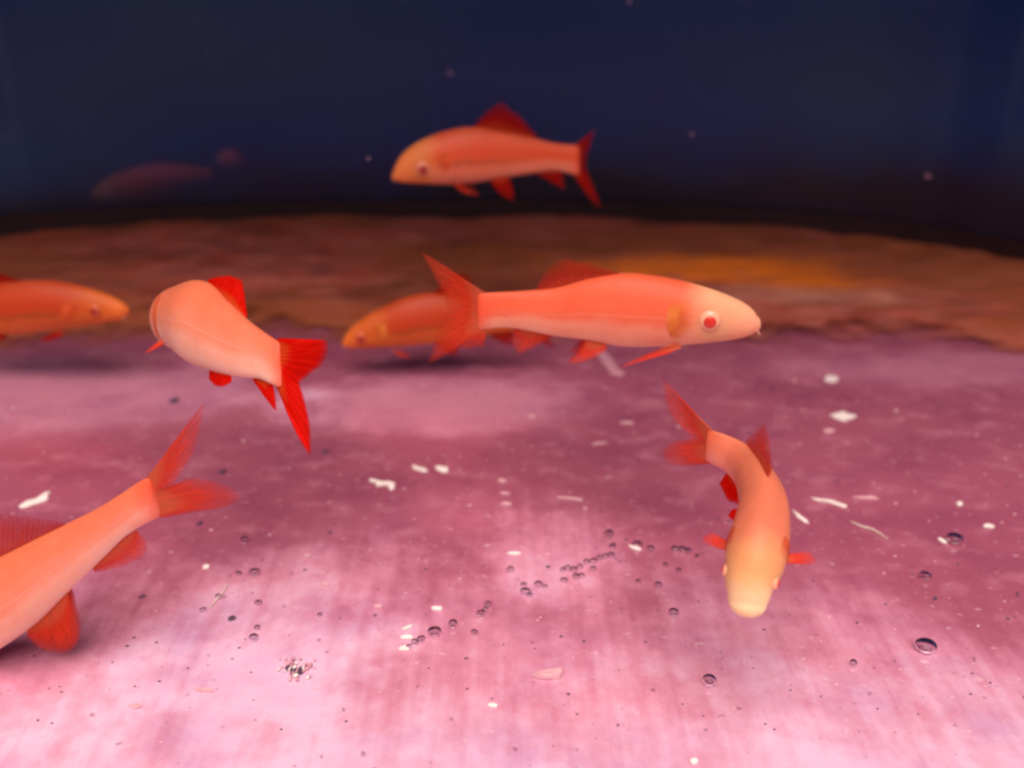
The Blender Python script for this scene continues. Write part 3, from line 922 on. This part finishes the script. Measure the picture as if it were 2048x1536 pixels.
# two fish showing faintly through the back pane
GH_top = [(186, 385), (200, 368), (230, 350), (270, 336), (320, 330), (360, 331), (395, 336), (420, 340)]
GH_bot = [(188, 400), (206, 408), (236, 412), (280, 410), (320, 398), (360, 378), (395, 364), (420, 358)]
side_fish('dim blurred fish showing faintly through the back pane at left', 1.10, 0.0, GH_top, GH_bot, ORANGE, [
    ('dorsal_fin', [(290, 336), (320, 334), (350, 334)], [(295, 322), (320, 312), (345, 326), (354, 331)], FIN_DEEP, {'rays': 12}),
    ('tail_fin', [(416, 342), (414, 350), (416, 357)], [(436, 326), (432, 340), (430, 350), (436, 366), (444, 378), (430, 370), (420, 360)], FIN_DEEP, {'rays': 16}),
    ('pelvic_fin', [(300, 400), (312, 398), (322, 394)], [(310, 412), (322, 420), (332, 414), (326, 400)], FIN_DEEP, {}),
], (0.16, math.pi + 0.1, 0.005), group='dim fish behind the back pane')
GH_top = [(437, 314), (440, 308), (447, 303), (458, 301), (469, 303), (478, 310), (484, 317)]
GH_bot = [(437, 324), (440, 331), (447, 337), (458, 339), (469, 337), (478, 331), (484, 324)]
side_fish('small round dim fish showing through the back pane beside the larger dim one', 1.11, 0.0, GH_top, GH_bot, ORANGE, [
    ('dorsal_fin', [(456, 303), (464, 303), (472, 306)], [(458, 297), (466, 294), (472, 300), (475, 307)], FIN_DEEP, {'rays': 8}),
    ('tail_fin', [(482, 317), (481, 320), (482, 324)], [(496, 308), (493, 316), (492, 320), (494, 328), (498, 334), (490, 330), (484, 325)], FIN_DEEP, {'rays': 10}),
], (0.2, math.pi + 0.1, 0.004), group='dim fish behind the back pane')


# ------------------------------------------------------------------ litter on the floor
def flake(name, pts, mat, thick=0.00035, z=0.0003, parent=None):
    """irregular thin flake lying on the floor; pts trace its outline"""
    W = [at_z(x, y, z) for x, y in pts]
    n = len(W)
    c = sum(W, Vector()) / n
    vs = list(W) + [w + (c - w) * 0.06 + Vector((0, 0, thick * (0.7 + 0.6 * random.random()))) for w in W]
    fs = [(i, (i + 1) % n, n + (i + 1) % n, n + i) for i in range(n)]
    fs.append(tuple(range(n, 2 * n)))
    fs.append(tuple(reversed(range(n))))
    return mesh_obj(name, vs, fs, mat, smooth=False)


def blob(x, y, w, h, ang=0.0, n=11, jag=0.3):
    out = []
    for i in range(n):
        a = 2 * math.pi * i / n
        r = 1 + jag * (random.random() - 0.5) * 2
        dx, dy = math.cos(a) * w / 2 * r, math.sin(a) * h / 2 * r
        out.append((x + dx * math.cos(ang) - dy * math.sin(ang), y + dx * math.sin(ang) + dy * math.cos(ang)))
    return out


FL = 'pale flakes lying on the tank floor'
flake_list = [
    ([(38, 1012), (52, 1003), (72, 998), (82, 991), (92, 985), (103, 984), (95, 990), (97, 998), (88, 1003), (70, 1008), (52, 1014), (40, 1016)], 'forked white flake at far left above the foreground fish'),
    ([(738, 958), (750, 960), (762, 964), (780, 963), (790, 966), (788, 978), (780, 980), (776, 971), (764, 971), (754, 974), (752, 966), (740, 964)], 'jagged zigzag white flake left of the paired flakes'),
    ([(824, 930), (836, 934), (850, 937), (856, 943), (846, 944), (832, 940), (826, 937)], 'left one of the two bright white flakes side by side'),
    ([(870, 933), (884, 934), (896, 936), (896, 944), (884, 945), (874, 940)], 'right one of the two bright white flakes side by side'),
    (blob(1663, 758, 30, 13, 0, 10, .12), 'upper oval white flake right of the curved fish tail'),
    ([(1660, 830), (1676, 826), (1686, 823), (1696, 828), (1714, 832), (1704, 837), (1688, 842), (1672, 837)], 'largest spindle shaped white flake at right'),
    (blob(1658, 862, 28, 7, 0, 9, .2), 'thin pale flake just under the large spindle flake'),
    ([(1114, 994), (1130, 994), (1150, 995), (1165, 999), (1163, 1003), (1148, 1000), (1128, 998), (1115, 997)], 'long thin curved pale sliver in the middle of the floor'),
    (blob(873, 1217, 24, 9, .1, 9, .2), 'bright white flake above the bubble row at centre'),
    (blob(815, 1255, 24, 6, -.35, 8, .2), 'topmost of the three small slivers at the bubble row end'),
    (blob(813, 1275, 26, 8, 0, 8, .2), 'middle one of the three small slivers at the bubble row end'),
    (blob(809, 1297, 24, 9, 0, 8, .2), 'lowest of the three small slivers at the bubble row end'),
    (blob(985, 1411, 22, 9, .1, 7, .15), 'small white oblong flake near the bottom centre'),
    (blob(408, 1380, 38, 7, .1, 8, .2), 'white sliver at lower left of the pale floor'),
    (blob(270, 1413, 24, 9, 0, 8, .2), 'pale flake at the lower left corner'),
    (blob(1028, 1107, 30, 6, 0, 8, .2), 'thin bright sliver left of the bubble cluster'),
    (blob(1270, 1096, 26, 8, .35, 8, .2), 'bright sliver lying among the right hand bubbles'),
    (blob(1387, 1523, 16, 12, 0, 8, .2), 'white dot at the very bottom edge'),
    ([(1622, 996), (1640, 999), (1660, 1000), (1678, 1006), (1694, 1012), (1690, 1016), (1672, 1010), (1654, 1004), (1636, 1002)], 'wavy pale sliver right of the curved fish back'),
    ([(1704, 994), (1725, 993), (1745, 994), (1760, 998), (1742, 999), (1722, 997)], 'faint straight sliver right of the wavy one'),
    ([(1584, 1019), (1598, 1030), (1614, 1042), (1618, 1047), (1608, 1044), (1594, 1034)], 'slanted pale sliver touching the curved fish side'),
    (blob(1885, 1082, 24, 6, .5, 7, .2), 'short pale sliver beside the dark ring at right'),
    (blob(1920, 1008, 13, 9, 0, 7, .2), 'small bright speck near the right edge'),
    (blob(1978, 1053, 22, 7, .1, 7, .2), 'pale sliver close to the right edge'),
    (blob(412, 1134, 16, 10, -.2, 7, .2), 'small bright speck below the foreground tail'),
    (blob(615, 1112, 16, 7, 0, 7, .2), 'small pale speck under the hanging red tail'),
    (blob(650, 1168, 20, 7, 0, 7, .2), 'small pale sliver above the glittering clump'),
    (blob(757, 1212, 20, 8, 0, 7, .2), 'pale sliver left of the bright flake above the bubble row'),
    (blob(1063, 833, 20, 5, 0, 7, .2), 'faint sliver on the glowing patch below the large fish'),
    (blob(1255, 846, 30, 4, 0, 7, .2), 'faint long sliver below the fin of the large fish'),
    (blob(1200, 887, 34, 4, -.12, 7, .2), 'faint slanted sliver below the middle of the large fish'),
    (blob(1005, 962, 18, 5, .15, 7, .2), 'uppermost of three stacked faint slivers at centre'),
    (blob(1010, 987, 24, 5, .05, 7, .2), 'middle one of three stacked faint slivers at centre'),
    (blob(1013, 1008, 20, 6, 0, 7, .2), 'lowest of three stacked faint slivers at centre'),
]
pale_idx = {6, 7, 13, 14, 19, 25, 26, 27, 28, 29, 30, 31, 32, 33}
for i, (pts, lab) in enumerate(flake_list):
    tag(flake('flake', pts, M_FLAKE_PALE if i in pale_idx else M_FLAKE), lab, 'flake', FL)
tag(flake('shell_sliver', [(1064, 1352), (1080, 1347), (1100, 1344), (1122, 1342), (1126, 1349), (1120, 1357), (1098, 1358), (1078, 1357)], M_FLAKE_PALE, 0.0012),
    'translucent pale wedge shaped sliver at the bottom centre', 'sliver')
tag(flake('film_scrap', [(1186, 694), (1204, 700), (1222, 716), (1236, 738), (1250, 748), (1240, 752), (1222, 748), (1208, 732), (1196, 714)], M_FILM, 0.0006),
    'pale film scrap on the floor under the belly of the large fish', 'scrap')

# glittering clump of crumbs
cl = empty('crumb_clump', at_z(593, 1338))
tag(cl, 'glittering clump of pale and dark crumbs at lower left centre', 'crumbs')
for i in range(46):
    x, y = 593 + max(-36, min(36, random.gauss(0, 19))), 1338 + max(-20, min(20, random.gauss(0, 10)))
    p = at_z(x, y, 0.0008)
    r = random.uniform(0.0004, 0.0010)
    a = Vector((random.uniform(.5, 1.2), random.uniform(-.5, .5), random.uniform(-.3, .3))) * r
    b = Vector((random.uniform(-.4, .4), random.uniform(.6, 1.3), 0)) * r
    ellipsoid('crumb', p, (a, b, Vector((0.2 * r, 0, random.uniform(.6, 1.1) * r))), (M_FLAKE_PALE, M_FLAKE, M_FLAKE_PALE, M_DARK, M_FILM)[i % 5], cl, 6, 4)

# fibres
for pts, lab in (
        ([(420, 1214), (432, 1200), (444, 1186), (456, 1168)], 'pale slanted fibre on the floor below the foreground tail'),
        ([(1700, 1042), (1722, 1052), (1748, 1060), (1776, 1078)], 'faint brown fibre on the dark floor at right')):
    W = [at_z(x, y, 0.0006) for x, y in pts]
    tag(tube('fibre', W, [0.00015, 0.0003, 0.0003, 0.00012], M_FIBRE, None, 6), lab, 'fibre', 'fibres on the floor')

# dark grit grains
for x, y, w, lab in (
        (350, 803, 20, 'dark grit grain under the fish turned away'),
        (445, 945, 16, 'dark grit grain right of the foreground tail fork'),
        (400, 1048, 14, 'dark grit grain just below the foreground tail'),
        (463, 1239, 16, 'dark round grit grain at lower left'),
        (285, 1194, 13, 'dark grit grain beside the foreground belly fin'),
        (1096, 1134, 10, 'black round grit grain left of the bubble cluster'),
        (650, 905, 14, 'dark grit grain right of the hanging red tail'),
        (660, 1066, 9, 'dark grit grain on the floor left of centre'),
        (1545, 780, 10, 'dark grit grain near the tail of the curved fish'),
        (1870, 1198, 12, 'dark grit grain at the right of the floor')):
    p = at_z(x, y)
    r = 0.72 * w / 2 * (p - CAM).length / F
    o = ellipsoid('grit', p + Vector((0, 0, r * .3)), (Vector((r * 1.2, .2 * r, 0)), Vector((0, r * 1.1, .1 * r)), Vector((.1 * r, 0, r * .55))), M_DARK, None, 9, 6)
    for v in o.data.vertices:
        v.co += (v.co - p) * 0.5 * noise.noise(v.co * 900 + Vector((x, y, 0)))
    tag(o, lab, 'grit', 'dark grit grains')


# air bubbles sticking to the floor
def glass_material():
    m, nt, b, out = new_mat('clear_bubble')
    b.inputs['Base Color'].default_value = (0.88, 0.80, 0.88, 1)
    b.inputs['Roughness'].default_value = 0.08
    b.inputs['Transmission Weight'].default_value = 1.0
    b.inputs['IOR'].default_value = 0.77
    return m


M_BUB = glass_material()
bub_me = None


def bubble(x, y, d, lab, grp):
    global bub_me
    p = at_z(x, y)
    r = d / 2 * (p - CAM).length / F
    if bub_me is None:
        o = ellipsoid('bubble', Vector((0, 0, 0.72)), (Vector((1, 0, 0)), Vector((0, 1, 0)), Vector((0, 0, 0.75))), M_BUB, None, 20, 12)
        bub_me = o.data
    else:
        o = bpy.data.objects.new('bubble', bub_me); COL.objects.link(o)
    o.location = p + Vector((0, 0, 0.0001))
    o.scale = (r * random.uniform(.9, 1.15), r * random.uniform(.9, 1.2), r * random.uniform(.7, .95))
    o.rotation_euler = (0, 0, random.uniform(0, 3))
    tag(o, lab, 'bubble', grp)


L1 = 'tiny clear bubble crowded in the diagonal cluster at centre of the floor'
for x, y, d in ((1223, 1113, 14), (1212, 1115, 13), (1199, 1119, 14), (1186, 1126, 15), (1173, 1127, 14), (1186, 1139, 12), (1160, 1137, 14), (1147, 1143, 15),
                (1135, 1139, 14), (1126, 1143, 13), (1152, 1156, 15), (1163, 1154, 13), (1128, 1163, 14), (1077, 1171, 16), (1090, 1176, 10), (1051, 1187, 20), (1047, 1172, 12), (1059, 1193, 13)):
    bubble(x, y, d, L1, 'bubbles of the central cluster')
L2 = 'small clear bubble strung along the row right of the cluster'
for x, y, d in ((1218, 1073, 20), (1225, 1095, 15), (1274, 1094, 20), (1301, 1101, 16), (1349, 1101, 15), (1363, 1102, 16), (1376, 1105, 15), (1394, 1115, 11), (1252, 1082, 8)):
    bubble(x, y, d, L2, 'bubbles right of the cluster')
L3 = 'small clear bubble in the lower left row leading to the three slivers'
for x, y, d in ((976, 1211, 14), (972, 1220, 12), (962, 1231, 17), (906, 1253, 20), (869, 1268, 24), (949, 1268, 15), (842, 1282, 17), (830, 1289, 16), (818, 1296, 12)):
    bubble(x, y, d, L3, 'bubbles of the lower row')
L4 = 'small clear bubble scattered on the floor at left below the tails'
for x, y, d in ((490, 1085, 18), (510, 1150, 20), (517, 1209, 14), (508, 1280, 18), (515, 1258, 12), (478, 1150, 12), (437, 1195, 12), (407, 1222, 12), (640, 1232, 10)):
    bubble(x, y, d, L4, 'bubbles scattered at left')
for x, y, d, lab in (
        (1316, 1173, 18, 'single clear bubble below the right hand bubble row'),
        (1347, 1230, 20, 'single bright bubble left of the pale fish snout'),
        (1276, 1165, 11, 'tiny bubble between the cluster and the single bubble'),
        (1330, 1133, 12, 'tiny bubble under the right hand bubble row'),
        (1357, 1143, 12, 'tiny bubble just left of the fish pectoral fin'),
        (1021, 1143, 16, 'faint clear bubble left of the central cluster'),
        (1418, 1368, 30, 'large clear bubble below the pale snouted fish'),
        (1850, 1300, 36, 'largest dark edged bubble at lower right'),
        (1908, 1084, 28, 'dark edged bubble near the right edge of the floor'),
        (1850, 1157, 20, 'clear bubble above the largest one at lower right'),
        (1706, 1330, 16, 'small bubble between the two largest bubbles')):
    bubble(x, y, d, lab, 'single bubbles on the floor')

# specks of dust, too many and small to count
vs, fs = [], []
for i in range(360):
    x, y = random.uniform(-100, 2150), 730 + 800 * random.random() ** 1.15
    p = at_z(x, y, 0.0002)
    r = random.uniform(0.8, 2.5) * (1 if random.random() < .9 else 1.7) * (p - CAM).length / F
    a = random.uniform(0, 3.1)
    k0 = len(vs)
    for k in range(5):
        t = a + k * 2 * math.pi / 5
        vs.append(p + Vector((math.cos(t) * r * random.uniform(.8, 1.9), math.sin(t) * r * random.uniform(.5, 1.0), 0)))
    vs.append(p + Vector((0, 0, r * 0.6)))
    fs += [(k0 + k, k0 + (k + 1) % 5, k0 + 5) for k in range(5)]
tag(mesh_obj('floor_dust', vs, fs, M_FLAKE_PALE, smooth=False), 'fine pale dust specks sprinkled over the pink floor', 'dust', kind='stuff')
vs, fs = [], []
for i in range(260):
    x, y = random.uniform(-100, 2150), 760 + 700 * random.random()
    p = at_z(x, y, 0.0002)
    r = random.uniform(1.0, 3.2) * (p - CAM).length / F
    k0 = len(vs)
    for k in range(5):
        t = k * 2 * math.pi / 5
        vs.append(p + Vector((math.cos(t) * r * random.uniform(.8, 1.6), math.sin(t) * r * random.uniform(.6, 1.2), 0)))
    vs.append(p + Vector((0, 0, r * 0.5)))
    fs += [(k0 + k, k0 + (k + 1) % 5, k0 + 5) for k in range(5)]
tag(mesh_obj('floor_grit', vs, fs, M_DARK, smooth=False), 'fine dark grit sprinkled over the pink floor', 'grit', kind='stuff')

# motes drifting in the water
for x, y, d, w, h, lab in (
        (737, 317, .47, 7, 6, 'tiny bright mote drifting just left of the upper fish'),
        (1384, 268, .55, 5, 12, 'pale slanted mote in the dark water right of the upper fish'),
        (1258, 4, .5, 8, 6, 'tiny mote at the top edge of the picture'),
        (1856, 352, .6, 20, 6, 'faint slanted mote in the dark water at far right'),
        (900, 146, .6, 16, 7, 'faint mote in the dark water above the upper fish')):
    p = at(x, y, d)
    k = 0.6 * d / F / 2
    o = ellipsoid('mote', p, (Vector((w * k, 0, -0.5 * w * k)), Vector((0, 4 * k, 0)), Vector((0.25 * h * k, 0, h * k))), M_FLAKE_PALE, None, 8, 6)
    tag(o, lab, 'mote', 'motes drifting in the water')
